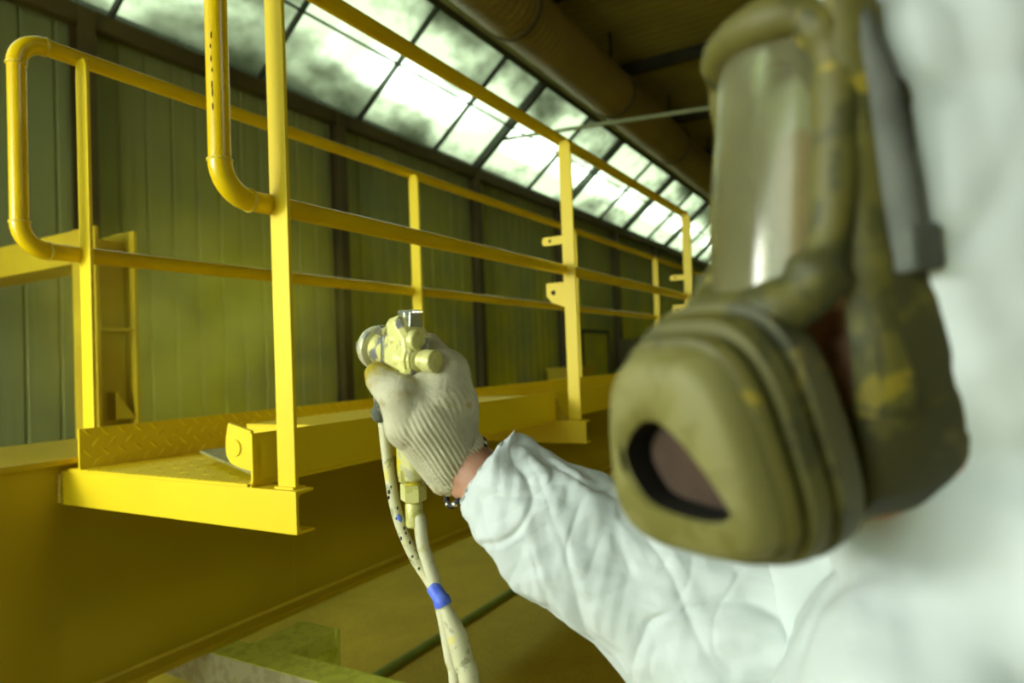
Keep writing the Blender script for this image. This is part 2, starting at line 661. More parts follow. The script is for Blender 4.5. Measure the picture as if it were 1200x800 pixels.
ORD = ('first', 'second', 'third', 'fourth', 'fifth', 'sixth', 'seventh', 'eighth', 'ninth', 'tenth')
for i, cx in enumerate((-2.8, 0.2, 3.2, 6.2, 9.3, 12.4, 15.5, 18.6, 21.7, 24.8)):
    b = MB()
    b.box((cx - 0.07, WY - 0.20, FLOOR), (cx + 0.07, WY - 0.185, EAVE))
    b.box((cx - 0.07, WY - 0.06, FLOOR), (cx + 0.07, WY - 0.045, EAVE))
    b.box((cx - 0.008, WY - 0.19, FLOOR), (cx + 0.008, WY - 0.05, EAVE))
    o = b.build('steel_column', M['brown_steel'])
    tag(o, ORD[i] + ' dark steel column against the clad wall, counted from the gate', 'column', 'steel columns along the clad wall', 'structure')

# ---- eaves beam
b = MB()
b.box((X0, WY - 0.17, EAVE - 0.10), (X1, WY - 0.155, EAVE + 0.02))
b.box((X0, WY - 0.17, EAVE + 0.02), (X1, WY + 0.1, EAVE + 0.035))
b.box((X0, WY - 0.17, EAVE - 0.115), (X1, WY - 0.05, EAVE - 0.10))
o = b.build('trim_1', M['brown_steel'])
tag(o, 'dark eaves beam between the clad wall and the roof glazing', 'beam', kind='structure')

# ---- sloping roof glazing, 40 degrees
ca, sa = math.cos(math.radians(40)), math.sin(math.radians(40))
GL = 1.74
gy = lambda t: WY - 0.08 - ca * t
gz = lambda t: EAVE + 0.04 + sa * t
win = thing('window_1', 'long sloping band of bright grimy roof glazing with painted sky glare and dark bars', 'skylight', kind='structure')
bars = [-4.8, -3.2, -1.6, 0.0, 1.75, 3.45, 5.05, 6.6, 8.22, 9.35, 11.15, 12.75, 14.6, 16.2, 18.0, 19.6, 21.3, 23.0, 24.7, 26.4, 28.1, 29.8]
thick = {9.35, 12.75, 16.2, 19.6, 23.0, 26.4}
AX = (V((1, 0, 0)), V((0, -ca, sa)), V((0, sa, ca)))
for i, bx in enumerate(bars):
    w = 0.085 if bx in thick else 0.028
    h = 0.07 if bx in thick else 0.035
    MB().obox((bx, gy(GL / 2) - sa * 0, gz(GL / 2)), AX, (w / 2, GL / 2, h)).build('glazing_bar', M['bar'], win)
    if i + 1 < len(bars):
        nx = bars[i + 1]
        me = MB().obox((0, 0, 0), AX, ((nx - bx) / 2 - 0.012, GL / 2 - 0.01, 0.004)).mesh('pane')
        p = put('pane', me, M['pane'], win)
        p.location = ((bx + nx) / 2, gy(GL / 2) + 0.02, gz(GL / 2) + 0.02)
MB().obox((13, gy(GL * 0.52), gz(GL * 0.52)), AX, (18, 0.012, 0.02)).build('purlin', M['bar'], win)
b = MB()
b.obox((13, gy(GL + 0.03), gz(GL + 0.03)), AX, (18, 0.05, 0.06))
b.build('head_rail', M['bar'], win)
b = MB()
b.obox((13, gy(GL + 0.16), gz(GL + 0.12)), AX, (18, 0.075, 0.05))
o = b.build('trim_2', M['rail_green'])
tag(o, 'grey green gutter beam along the top of the roof glazing', 'beam', kind='structure')

# ---- ceiling of ribbed sheets, ribs across the hall
ceil = thing('ceiling', 'dark olive ribbed roof sheets over the hall', 'ceiling', kind='structure')
CZ = 5.15
cm = sheet_mesh(1.2, 11.0, 0.2, 0.04, 'roof_sheet')
cm.materials.append(M['ceiling'])
x = X0
while x < X1:
    o = put('roof_sheet', cm, None, ceil)
    o.rotation_euler = (math.radians(90), 0, 0)
    o.location = (x, 4.75, CZ)
    x += 1.2
MB().box((X0, -6.3, CZ + 0.06), (X1, 4.75, CZ + 0.12)).build('roof_backing', M['dark_steel'], ceil)
b = MB().box((X0, 4.35, 4.40), (X1, 4.45, CZ + 0.1))
b.build('fascia', M['brown_steel'], ceil)
for i, cx in enumerate((-0.5, 2.5, 5.5, 8.5, 11.5, 14.5, 17.5, 20.5, 23.5)):
    b = MB().box((cx - 0.06, -6.2, CZ - 0.22), (cx + 0.06, 4.4, CZ - 0.03))
    o = b.build('roof_rafter', M['dark_steel'])
    tag(o, ORD[i] + ' dark steel rafter under the roof sheets, counted from the gate', 'beam', 'rafters under the roof', 'structure')

# ---- big ribbed duct under the roof
duct = thing('ventilation_duct', 'long round brown ventilation duct under the dark roof', 'duct')
DY, DZ, DR = 3.81, 4.15, 0.36
prof = []
t = 0.0
while t < 34:
    prof += [(t, DR), (t + 0.09, DR), (t + 0.10, DR + 0.004), (t + 0.11, DR + 0.004)]
    t += 0.12
MB().lathe((-4, DY, DZ), (1, 0, 0), prof, 36).build('duct_pipe', M['duct'], duct, 50)
for cx in (-1.0, 3.0, 7.0, 10.2, 13.4, 16.6, 20.0, 24.0):
    MB().lathe((cx, DY, DZ), (1, 0, 0), [(0, DR), (0, DR + 0.03), (0.05, DR + 0.03), (0.05, DR)], 36).build('duct_flange', M['brown_steel'], duct, 40)
    MB().box((cx + 0.01, DY - 0.02, DZ + DR), (cx + 0.04, DY + 0.02, CZ)).build('hanger', M['dark_steel'], duct)

o = MB().tube([(9.46, 5.42, 3.53), (9.15, 3.8, 3.33), (8.8, 2.0, 3.1), (8.1, -1.6, 2.7), (7.4, -5.9, 2.25)], 0.03, 12).build('tie_rod', M['rail_green'], None, 60)
tag(o, 'thin grey green tie rod slanting below the roof glazing', 'rod')

# ---- low things along the wall
d = thing('door_1', 'olive framed door in the clad wall beyond the railings', 'door', kind='structure')
MB().box((13.45, WY - 0.09, FLOOR), (14.85, WY - 0.05, 0.5)).build('door_leaf', M['wall'], d)
for a, c in (((13.38, WY - 0.11, FLOOR), (13.45, WY - 0.045, 0.57)), ((14.85, WY - 0.11, FLOOR), (14.92, WY - 0.045, 0.57)), ((13.38, WY - 0.11, 0.5), (14.92, WY - 0.045, 0.57))):
    MB().box(a, c).build('door_frame', M['bar'], d)
MB().tube([(14.65, WY - 0.09, -0.55), (14.65, WY - 0.15, -0.55), (14.52, WY - 0.15, -0.55)], 0.012, 8).build('door_handle', M['dark_steel'], d)
d = thing('tool_cabinet', 'tall brown cabinet standing by the wall right of the olive door', 'cabinet')
MB().box((15.2, 5.35, FLOOR), (16.1, 5.75, 0.36)).build('body', M['brown_steel'], d)
for xx in (15.215, 15.66):
    dd = MB().box((xx, 5.33, FLOOR + 0.08), (xx + 0.425, 5.349, 0.33)).build('door', M['brown_steel'], d)
    MB().box((xx + 0.38, 5.31, -0.7), (xx + 0.40, 5.33, -0.5)).build('handle', M['dark_steel'], dd)
d = thing('crate', 'pale yellow crate by the wall below the overspray', 'crate')
MB().box((11.4, 5.2, FLOOR), (12.4, 5.75, -0.24)).build('body', M['yellow_old'], d)
MB().box((11.37, 5.17, -0.24), (12.43, 5.78, -0.20)).build('lid', M['yellow_old'], d)
for z in (-1.2, -0.9, -0.6):
    MB().box((11.4, 5.18, z), (12.4, 5.2, z + 0.12)).build('slat', M['yellow_old'], d)

# ================================================================== crane girder and its walkway
gird = thing('crane_girder', 'deep yellow box girder running along under the walkway', 'girder')
GX0, GX1 = -3.6, 10.0
MB().box((GX0, 1.79, -0.775), (GX1, 1.802, -0.215)).build('web_plate', M['yellow_shaded'], gird)
MB().box((GX0, 2.24, -0.775), (GX1, 2.252, -0.215)).build('web_plate', M['yellow_shaded'], gird)
MB().box((GX0, 1.762, -0.215), (GX1, 2.28, -0.199)).build('top_flange', M['yellow_shaded'], gird, None, 0.003)
MB().box((GX0, 1.725, -0.793), (GX1, 2.297, -0.775)).build('bottom_flange', M['yellow_shaded'], gird, None, 0.003)
MB().tube([(GX0, 1.788, -0.773), (GX1, 1.788, -0.773)], 0.006, 8).build('weld_seam', M['weld'], gird, 60)
MB().tube([(1.62, 1.7905, -0.77), (1.62, 1.7905, -0.22)], 0.0016, 8).build('weld_seam', M['yellow_shaded'], gird, 60)
MB().box((GX0 - 0.012, 1.762, -0.775), (GX0, 2.28, -0.215)).build('end_plate', M['yellow_shaded'], gird)

walk = thing('walkway', 'yellow tread plate walkway on channel brackets welded to the girder', 'walkway')
DZK = -0.224
WX0, WX1 = 0.9, 6.2
# floor plate with its front edge bent up as toe board
b = MB()
b.box((WX0, 1.105, DZK - 0.006), (WX1, 1.757, DZK))
b.build('deck_plate', M['yellow'], walk)
sec = [(1.112 + 0.006 * 0, DZK - 0.006)]
out_, in_ = [], []
for k in range(7):
    a = math.radians(90 * k / 6)
    out_.append((1.117 - 0.017 * math.sin(a) - 0.0, DZK + 0.011 - 0.017 * math.cos(a)))
    in_.append((1.117 - 0.011 * math.sin(a), DZK + 0.011 - 0.011 * math.cos(a)))
out_.append((1.100, -0.126))
in_.append((1.106, -0.126))
ring = out_ + in_[::-1]
MB().prism([(WX0, y, z) for y, z in ring], (WX1 - WX0, 0, 0)).build('toe_board', M['yellow'], walk, 30)
tb = MB().box((WX0 + 0.004, 1.712, DZK), (WX1, 1.718, -0.128)).build('toe_board', M['yellow'], walk)


def lug(b, c, u, v, n, L=0.013, W=0.0036, H=0.0026):
    """one lens-shaped tread lug"""
    c = V(c)
    p = [c - u * L, c - u * L * 0.5 + v * W * 0.8, c + v * W, c + u * L * 0.5 + v * W * 0.8, c + u * L,
         c + u * L * 0.5 - v * W * 0.8, c - v * W, c - u * L * 0.5 - v * W * 0.8]
    t = [c - u * L * 0.55 + n * H, c + u * L * 0.55 + n * H]
    b.add(p + t, [(0, 1, 8), (1, 2, 9, 8), (2, 3, 9), (3, 4, 9), (4, 5, 9), (5, 6, 8, 9), (6, 7, 8), (7, 0, 8)][::1])


b = MB()
r2 = math.sqrt(0.5)
i = 0
x = WX0 + 0.022
while x < 3.4:
    for j in range(4):
        z = -0.138 - j * 0.0245
        if z < -0.222:
            continue
        sg = 1 if j % 2 else -1
        u = V((r2, 0, sg * r2))
        lug(b, (x + (0.021 if j % 2 else 0), 1.712, z), u, V((-sg * r2, 0, r2)) * 1, V((0, -1, 0)), 0.0150, 0.0042, 0.0036)
    x += 0.042
tl = b.build('tread_lugs', M['yellow'], tb, 60)
tl['kind'] = 'stuff'
b = MB()
x = WX0 + 0.012
while x < 2.6:
    for j in range(14):
        y = 1.14 + j * 0.042
        sg = 1 if j % 2 else -1
        lug(b, (x + (0.021 if j % 2 else 0), y, DZK), V((r2, sg * r2, 0)), V((-sg * r2, r2, 0)), V((0, 0, 1)), 0.012, 0.003, 0.0013)
    x += 0.042
tl = b.build('tread_lugs', M['yellow'], walk, 60)
tl['kind'] = 'stuff'
# serrated sheared edge of the plate over the bracket
b = MB()
for k in range(26):
    y = 1.14 + k * 0.0225 + random.uniform(-0.004, 0.004)
    lug(b, (WX0 - 0.0005, y, DZK - 0.0005), V((0, 1, 0)), V((1, 0, 0)), V((0, 0, 1)), 0.007, 0.003, 0.0022)
tl = b.build('sheared_edge', M['yellow'], walk, 60)
tl['kind'] = 'stuff'


def channel(x):
    """cantilever channel, web towards -x, from the girder web out to the front"""
    y0, y1, z0, z1, w, t = 0.985, 1.79, -0.311, -0.2305, 0.045, 0.007
    prof = [(0, z0), (w, z0), (w, z0 + t * 0.7), (t + 0.006, z0 + t), (t, z0 + t + 0.006), (t, z1 - t - 0.006), (t + 0.006, z1 - t), (w, z1 - t * 0.7), (w, z1), (0, z1)]
    o = MB().prism([(x + a, y0, z) for a, z in prof], (0, y1 - y0, 0)).build('bracket_channel', M['yellow'], walk, None, 0.0012)
    pts = [(x - 0.002, 1.787, z0 + 0.005 + (z1 - z0 - 0.01) * k / 14) for k in range(15)]
    rad = [0.006 + 0.0015 * math.sin(k * 2.1) for k in range(15)]
    MB().tube(pts, rad, 8).build('weld_bead', M['weld'], o, 60)
    return o


for cx in (0.9, 2.235, 3.84, 5.2):
    channel(cx)

# ear plate with a round boss, welded to the inside of the toe board
pts = []
for y, z in ((1.106, -0.121), (1.172, -0.106), (1.180, -0.135), (1.181, -0.155)):
    pts.append((0.902, y, z))
for k in range(1, 6):
    a = math.radians(90 * k / 6)
    pts.append((0.902, 1.181 - 0.030 * (1 - math.cos(a)), -0.160 - 0.030 * math.sin(a)))
pts += [(0.902, 1.14, -0.194), (0.902, 1.106, -0.200)]
ear = MB().prism(pts[::-1], (0.008, 0, 0)).build('ear_plate', M['yellow'], walk, None, 0.001)
MB().lathe((0.911, 1.150, -0.155), (-1, 0, 0), [(0, 0.0165), (0.0115, 0.0165), (0.0125, 0.0155), (0.0125, 0.0)], 28).build('boss', M['yellow'], ear, 40)
# loose flat plate under it
MB().prism([(0.925, 1.125, -0.2135), (0.945, 1.19, -0.2085), (1.065, 1.49, -0.199), (1.13, 1.47, -0.199), (1.13, 1.12, -0.2135)], (0, 0, 0.006)).build('flat_plate', M['plate_grey'], walk, None, 0.001)
# flat topped cover box behind the front toe board
MB().box((1.13, 1.107, DZK), (2.14, 1.40, -0.134)).build('cover_box', M['yellow'], walk, None, 0.002)


# ================================================================== guard rails
def arc(c, a, bdir, r, n=7):
    """quarter bend about c from direction a to direction b"""
    return [V(c) + V(a) * (r * math.cos(math.pi / 2 * k / n)) + V(bdir) * (r * math.sin(math.pi / 2 * k / n)) for k in range(n + 1)]


def guard_rail(label, y, xl, xr, ztop, zmid, posts, sgn, close_right):
    g = thing('guard_rail', label, 'railing', 'guard rails of the walkway')
    r, rb = 0.0198, 0.062
    XA = V((1, 0, 0))
    ZA = V((0, 0, 1))
    xe = xr - (rb if close_right else 0)
    MB().tube([(xl + rb, y, ztop), (xe, y, ztop)], r, 20).build('top_rail', M['yellow_pipe'], g, 60)
    MB().tube([(xl + rb, y, zmid), (xe, y, zmid)], r, 20).build('mid_rail', M['yellow_pipe'], g, 60)
    ends = [(xl, 1)] + ([(xr, -1)] if close_right else [])
    for x, s in ends:
        MB().tube([(x, y, zmid + rb), (x, y, ztop - rb)], r, 20).build('end_pipe', M['yellow_pipe'], g, 60)
        for z, q in ((ztop, -1), (zmid, 1)):
            c = V((x + s * rb, y, z + q * rb))
            MB().tube(arc(c, -XA * s, -ZA * q, rb, 9), r * 1.07, 20).build('elbow', M['yellow_pipe'], g, 60)
            for t, ax in ((c - XA * s * rb, ZA), (c - ZA * q * rb, XA)):
                ring = [t + (V((0, 1, 0)) * math.cos(a) + ax.cross(V((0, 1, 0))) * math.sin(a)) * (r * 1.05) for a in [2 * math.pi * k / 20 for k in range(21)]]
                MB().tube(ring, 0.0028, 6).build('weld_seam', M['weld'], g, 60)
    for x, zb, tabs in posts:
        yc = y - 0.029
        hw, ht = 0.0235, 0.0045
        zt = ztop - 0.012
        out = [(yc - hw, zb), (yc + hw, zb), (yc + hw, zt - 0.045), (yc + hw * 0.95, zt - 0.02), (yc + hw * 0.7, zt), (yc - hw * 0.55, zt), (yc - hw * 0.95, zt - 0.02), (yc - hw, zt - 0.045)]
        p = MB().prism([(x - ht, a, z) for a, z in out], (2 * ht, 0, 0)).build('post', M['yellow'], g, None, 0.0012)
        if tabs:
            for z, L, h, rr in ((0.425, 0.085, 0.016, 0.006), (0.235, 0.075, 0.036, 0.009)):
                yt = yc + hw - 0.003
                if h < 0.02:
                    q = [(0, -h), (L - 0.008, -h), (L, -h * 0.5), (L, h * 0.5), (L - 0.008, h), (0, h)]
                else:
                    q = [(0, -h * 1.55), (L * 0.72, -h), (L, -h * 0.35), (L, h), (0, h)]
                tb_ = MB().prism([(x - 0.003, yt + a, z + c) for a, c in q][::-1], (0.006, 0, 0)).build('tab', M['yellow'], p, None, 0.001)
                MB().lathe((x - 0.002, yt + L * 0.62, z), (-1, 0, 0), [(0, rr), (0.0014, rr), (0.0016, rr * 0.9), (0.0016, 0)], 16).build('bolt_hole', M['hole'], p)
        MB().box((x - 0.012, yc - hw - 0.002, zb - 0.001), (x + 0.02, yc + hw + 0.002, zb + 0.004)).build('foot', M['yellow'], p, None, 0.001)
    return g


guard_rail('near yellow pipe guard rail with bright flat posts along the walkway front', 1.057, 0.812, 3.98, 0.797, 0.318,
           ((0.922, -0.2305, False), (2.245, -0.2305, True), (3.845, -0.2305, True)), 1, True)
guard_rail('far yellow pipe guard rail behind the tread plate toe board', 1.768, 0.812, 9.6, 0.797, 0.300,
           ((0.945, -0.224, False), (2.275, -0.199, False), (3.87, -0.199, False), (5.50, -0.199, False), (7.1, -0.199, False)), 1, False)
# gusset on the second bracket
MB().prism([(2.235, 1.052, -0.2305), (2.235, 1.100, -0.2305), (2.235, 1.100, -0.15)], (0.006, 0, 0)).build('gusset', M['yellow_shaded'], walk)

# scuffs through the paint on the near end pipe
g = bpy.data.objects['guard_rail']
b = MB()
random.seed(5)
for k in range(7):
    z = 0.47 + k * 0.022 + random.uniform(-.004, .004)
    a = math.radians(203 + random.uniform(-3, 3))
    c = V((0.812 + 0.0199 * math.cos(a), 1.057 + 0.0199 * math.sin(a), z))
    b.ball(c, (V((.0011, 0, 0)), V((0, .0011, 0)), V((0, 0, random.uniform(.003, .008)))), 8, 6)
b.build('paint_scuff', M['hole'], [o for o in g.children if o.name.startswith('end_pipe')][0])

# ================================================================== yellow column beyond the girder
cl = thing('crane_column', 'yellow steel column with a beam on top behind the left railing', 'column')
for xx in (1.655, 1.825):
    MB().box((xx, 2.98, FLOOR), (xx + 0.016, 3.16, 0.64)).build('flange', M['yellow_old'], cl)
MB().box((1.671, 3.06, FLOOR), (1.825, 3.07, 0.60)).build('web', M['yellow_old'], cl)
for z in (0.19, 0.52, -0.5):
    MB().box((1.671, 2.985, z), (1.825, 3.06, z + 0.012)).build('stiffener', M['yellow_old'], cl)
for xx in (1.65, 1.822):
    MB().box((xx, 3.0, 0.50), (xx + 0.02, 5.6, 0.635)).build('beam_plate', M['yellow_old'], cl)
MB().box((1.65, 3.16, 0.49), (1.842, 5.6, 0.50)).build('beam_base', M['yellow_old'], cl)
MB().prism([(1.74, 3.06, -0.08), (1.825, 3.06, -0.20), (1.74, 3.06, -0.20)], (0, -0.07, 0)).build('gusset', M['yellow_old'], cl)
MB().box((1.60, 2.9, FLOOR), (1.90, 3.25, FLOOR + 0.02)).build('base_plate', M['yellow_old'], cl)

# ================================================================== trestle under the girder, floor hose
tr = thing('support_trestle', 'overspray covered block trestle with a side arm carrying the girder', 'trestle')
TZ = -0.795
b = MB()
MB().box((1.252, 0.95, TZ - 0.10), (1.345, 2.40, TZ)).build('cross_beam', M['concrete'], tr, None, 0.004)
MB().box((1.252, 0.95, TZ), (1.345, 2.40, TZ + 0.0015)).build('overspray_cap', M['green_block'], tr)
MB().box((1.345, 1.520, TZ - 0.05), (1.530, 1.672, TZ + 0.0012)).build('side_arm', M['green_block'], tr, None, 0.003)
MB().box((1.524, 1.512, TZ - 0.16), (1.536, 1.680, TZ)).build('arm_plate', M['green_block'], tr)
for yy in (1.02, 2.26):
    MB().box((1.262, yy, FLOOR), (1.335, yy + 0.09, TZ - 0.10)).build('leg', M['concrete'], tr)
MB().box((1.20, 0.9, FLOOR), (1.40, 2.45, FLOOR + 0.04)).build('foot_beam', M['concrete'], tr)

hp = [(X0 + 1, 2.30, FLOOR + 0.022)] + [(xx, 2.31 + 0.012 * math.sin(xx * 1.3), FLOOR + 0.022) for xx in [k * 0.8 - 3 for k in range(24)]]
o = MB().tube(catmull(hp, 4), 0.022, 12).build('floor_hose', M['floor_pipe'], None, 60)
tag(o, 'green hose lying straight along the yellow floor below the girder', 'hose')

# ================================================================== paint mist
me = MB().ball((0, 0, 0), (V((1, 0, 0)), V((0, 1, 0)), V((0, 0, 1))), 24, 14)
o = me.build('paint_mist', M['mist'], None, 180)
o.location = (2.25, 3.05, 0.22)
o.scale = (1.0, 0.85, 0.62)
o.rotation_euler = (0, 0, math.radians(35))
tag(o, 'yellow green mist of sprayed paint drifting behind the railing', 'mist', kind='stuff')


# ================================================================== the painter
person = thing('person', 'person in white hooded coverall and knitted glove reaching out with spray gun', 'person')
person.location = cpt(0.30, 0, 0.36)
person.location.z = FLOOR
ORG = person.location.copy()


def pput(name, me, mat, parent, smooth=180):
    """mesh in scene coordinates -> child of the person"""
    me.transform(Matrix.Translation(-ORG))
    return put(name, me, mat, parent, smooth)


# head frame: forward, side towards the lens, up
HF = V((-0.945, -0.12, -0.28)).normalized()
HU = V((0.05, 1.0, 0.02))
HU = (HU - HF * HU.dot(HF)).normalized()
HS = HF.cross(HU)
if HS.z > 0:
    HS = -HS
HO = V((0.131, 0.0, 0.308))


def hd(a, s, h):
    p = HO + HF * a + HS * s + HU * h
    return cpt(p.x, p.y, p.z)


def hdv(a, s, h):
    p = HF * a + HS * s + HU * h
    return cpt(p.x, p.y, p.z)


def rbox(hw_t, hw_b, h0, h1, n=48, rnd=.35, s0=0.0):
    """rounded outline wider at the bottom: list of (s, h)"""
    out = []
    for k in range(n):
        a = 2 * math.pi * k / n
        c, s = math.cos(a), math.sin(a)
        e = .62
        cx = math.copysign(abs(c) ** e, c)
        sy = math.copysign(abs(s) ** e, s)
        h = (h0 + h1) / 2 + (h1 - h0) / 2 * sy
        t = (sy + 1) / 2
        w = hw_b + (hw_t - hw_b) * t
        out.append((s0 + w * cx, h))
    return out


# joints (x right, y up, depth from the lens)
sh_r, el_r, wr_r = cpt(.32, -.19, .53), cpt(.167, -.243, .582), at(540, 545, .652)
sh_l = cpt(.36, -.19, .20)
el_l = sh_l + V((0, 0, -.28)) + FW * -0.02 + RT * .03
wr_l = el_l + V((0, 0, -.24)) + RT * -.06
hip = cpt(.35, 0, .37)
hip.z = FLOOR + .92
chest = cpt(.335, -.25, .365)
LEG = []
for s in (-1, 1):
    h_ = hip + FW * (.09 * s)
    kn = h_ + V((0, 0, -.44)) - RT * .03
    an = V((kn.x, kn.y, FLOOR + .09)) + RT * .02
    LEG.append((h_, kn, an))

# --- skin: one continuous body
b = MB()
hc = hd(-.095, 0, .055)
b.ball(hc, (hdv(.092, 0, 0), hdv(0, .068, 0), hdv(0, 0, .105)), 24, 16)
b.ball(hd(-.055, 0, -.035), (hdv(.052, 0, 0), hdv(0, .050, 0), hdv(0, 0, .062)), 20, 12)
b.capsule(hd(-.012, 0, .035), hd(.006, 0, .005), .009, .012)            # nose
for s in (-1, 1):
    b.ball(hd(-.10, .070 * s, .02), (hdv(.016, 0, 0), hdv(0, .008, 0), hdv(0, 0, .028)), 12, 8)
b.capsule(hd(-.012, -.016, -.034), hd(-.012, .016, -.034), .008, .008)  # lips
b.capsule(hd(-.10, 0, -.03), cpt(.30, -.16, .36), .055, .060)
b.capsule(cpt(.32, -.19, .42), cpt(.345, -.19, .30), .075, .075)
b.capsule(chest, hip, .115, .12)
b.capsule(cpt(.32, -.19, .42), sh_r, .07, .05)
b.capsule(sh_r, el_r, .046, .037)
b.capsule(el_r, wr_r, .038, .0285)
b.capsule(wr_r, at(505, 492, .655), .0275, .024)
b.capsule(cpt(.345, -.19, .30), sh_l, .07, .05)
b.capsule(sh_l, el_l, .046, .037)
b.capsule(el_l, wr_l, .036, .026)
for h_, kn, an in LEG:
    b.capsule(h_, kn, .08, .055)
    b.capsule(kn, an, .052, .036)
body = pput('body', remesh(b, .006, 5), M['skin'], person)
for s in (-1, 1):
    e = MB().ball(hd(-.020, .031 * s, .045), (hdv(.012, 0, 0), hdv(0, .012, 0), hdv(0, 0, .012)), 14, 10).mesh('eye')
    eo = pput('eye', e, M['hose_white'], person)
    e = MB().ball(hd(-.010, .031 * s, .045), (hdv(.003, 0, 0), hdv(0, .006, 0), hdv(0, 0, .006)), 12, 8).mesh('iris')
    pput('iris', e, M['black'], eo)

# --- coverall: torso, legs, left sleeve and hood in one skin
b = MB()
b.capsule(chest, hip, .165, .165, 28, 8)
b.capsule(cpt(.30, -.235, .40), cpt(.31, -.36, .36), .135, .15, 24, 8)
b.capsule(cpt(.315, -.20, .43), cpt(.36, -.20, .27), .095, .095, 24)
b.capsule(cpt(.31, -.195, .43), sh_r, .10, .088, 24)
b.capsule(sh_r, sh_r.lerp(el_r, .4), .088, .08, 24)
b.capsule(cpt(.36, -.20, .27), sh_l, .09, .075, 24)
b.capsule(sh_l, el_l, .075, .068, 24)
b.capsule(el_l, wr_l, .066, .05, 24)
for h_, kn, an in LEG:
    b.capsule(h_, kn, .115, .09, 24)
    b.capsule(kn, an, .09, .075, 24)
# collar standing under the mask
b.capsule(cpt(.188, -.098, .335), cpt(.215, -.135, .30), .030, .05, 20)
b.capsule(cpt(.185, -.155, .30), cpt(.25, -.25, .31), .055, .12, 24)
b.capsule(cpt(.25, -.10, .31), cpt(.31, -.20, .36), .085, .10, 24)
# hood
rings = []
for a, hw, h0, h1 in ((-.010, .046, -.075, .140), (-.012, .051, -.09, .148), (-.022, .062, -.104, .158), (-.048, .081, -.118, .176), (-.09, .100, -.135, .195), (-.14, .112, -.15, .208),
                      (-.19, .108, -.15, .200), (-.235, .085, -.13, .170), (-.255, .05, -.09, .12)):
    lean = .35 * max(0, 1 + (a + .010) / .08)
    rings.append([hd(a + lean * min(0, h - .03), s_, h) for s_, h in rbox(hw * .85, hw, h0, h1, 48)])
b.loft(rings)
me = remesh(b, .007, 8)


def displace(me, fn):
    """move every vertex by fn(position, normal)"""
    n = len(me.vertices)
    co = [0.0] * (3 * n)
    no = [0.0] * (3 * n)
    me.vertices.foreach_get('co', co)
    me.vertices.foreach_get('normal', no)
    for i in range(0, 3 * n, 3):
        q = fn(V(co[i:i + 3]), V(no[i:i + 3]))
        co[i], co[i + 1], co[i + 2] = q.x, q.y, q.z
    me.vertices.foreach_set('co', co)
    me.update()


def ridge(p, f):
    return 1 - 2 * abs(noise.noise(p * f))


rf = random.Random(23)
TRI = []
for k in range(15):
    d_ = V((rf.gauss(0, 1), rf.gauss(0, 1), rf.gauss(0, 1))).normalized()
    fq = (7, 8, 10, 12, 14, 17, 20, 24, 28, 34, 40, 48, 56, 66, 78)[k]
    TRI.append((d_, fq, .034 / fq, V((rf.random() * 9, rf.random() * 9, rf.random() * 9)), rf.random()))


def facet(p):
    """flat facets that meet in sharp creases, each set fading in and out"""
    h = 0
    wp = p + noise.noise_vector(p * 7) * .022
    for d_, fq, am, off, ph in TRI:
        x = wp.dot(d_) * fq + ph
        tri = 4 * abs(x - math.floor(x + .5)) - 1
        mk = noise.noise(p * (fq * .38) + off) * 1.7 + .45
        h += am * tri * max(0, min(1, mk))
    for fq, dep, wd in ((8, .0052, .10), (13, .0030, .10), (26, .0012, .14)):
        c = abs(noise.noise(V((wp.x * fq, wp.y * fq, wp.z * fq * .7)) + V((fq, 2, 5)))) / wd
        if c < 1:
            h -= dep * (1 - c) ** 1.4
    return h


def crumple(p, n):
    q = V((p.x, p.y, p.z * .6))
    h = .006 * ridge(q, 8) + .75 * facet(p)
    return p + n * (h - .004)


displace(me, crumple)
pput('coverall', me, M['tyvek'], person)

# --- the reaching sleeve: wide, crumpled
SEC = [((600, 509), (541, 588), .632), ((612, 510), (541, 600), .628), ((640, 522), (552, 622), .622), ((672, 539), (578, 655), .615),
       ((715, 558), (607, 692), .61), ((760, 578), (655, 723), .60), ((800, 598), (706, 763), .59), ((850, 612), (742, 806), .585),
       ((905, 615), (795, 850), .575), ((960, 600), (880, 885), .565), ((1010, 580), (965, 895), .555), ((1060, 560), (1060, 890), .545)]


def lerp_sec(t):
    t = max(0, min(len(SEC) - 1.0001, t))
    i = int(t)
    f = t - i
    pts = []
    for k in (0, 1):
        p = [V((*SEC[max(0, min(len(SEC) - 1, i + j))][k], SEC[max(0, min(len(SEC) - 1, i + j))][2] * 1000)) for j in (-1, 0, 1, 2)]
        a, b_, c, d_ = p
        pts.append(0.5 * ((2 * b_) + (c - a) * f + (2 * a - 5 * b_ + 4 * c - d_) * f * f + (3 * b_ - a - 3 * c + d_) * f ** 3))
    return at(pts[0].x, pts[0].y, pts[0].z / 1000), at(pts[1].x, pts[1].y, pts[1].z / 1000)


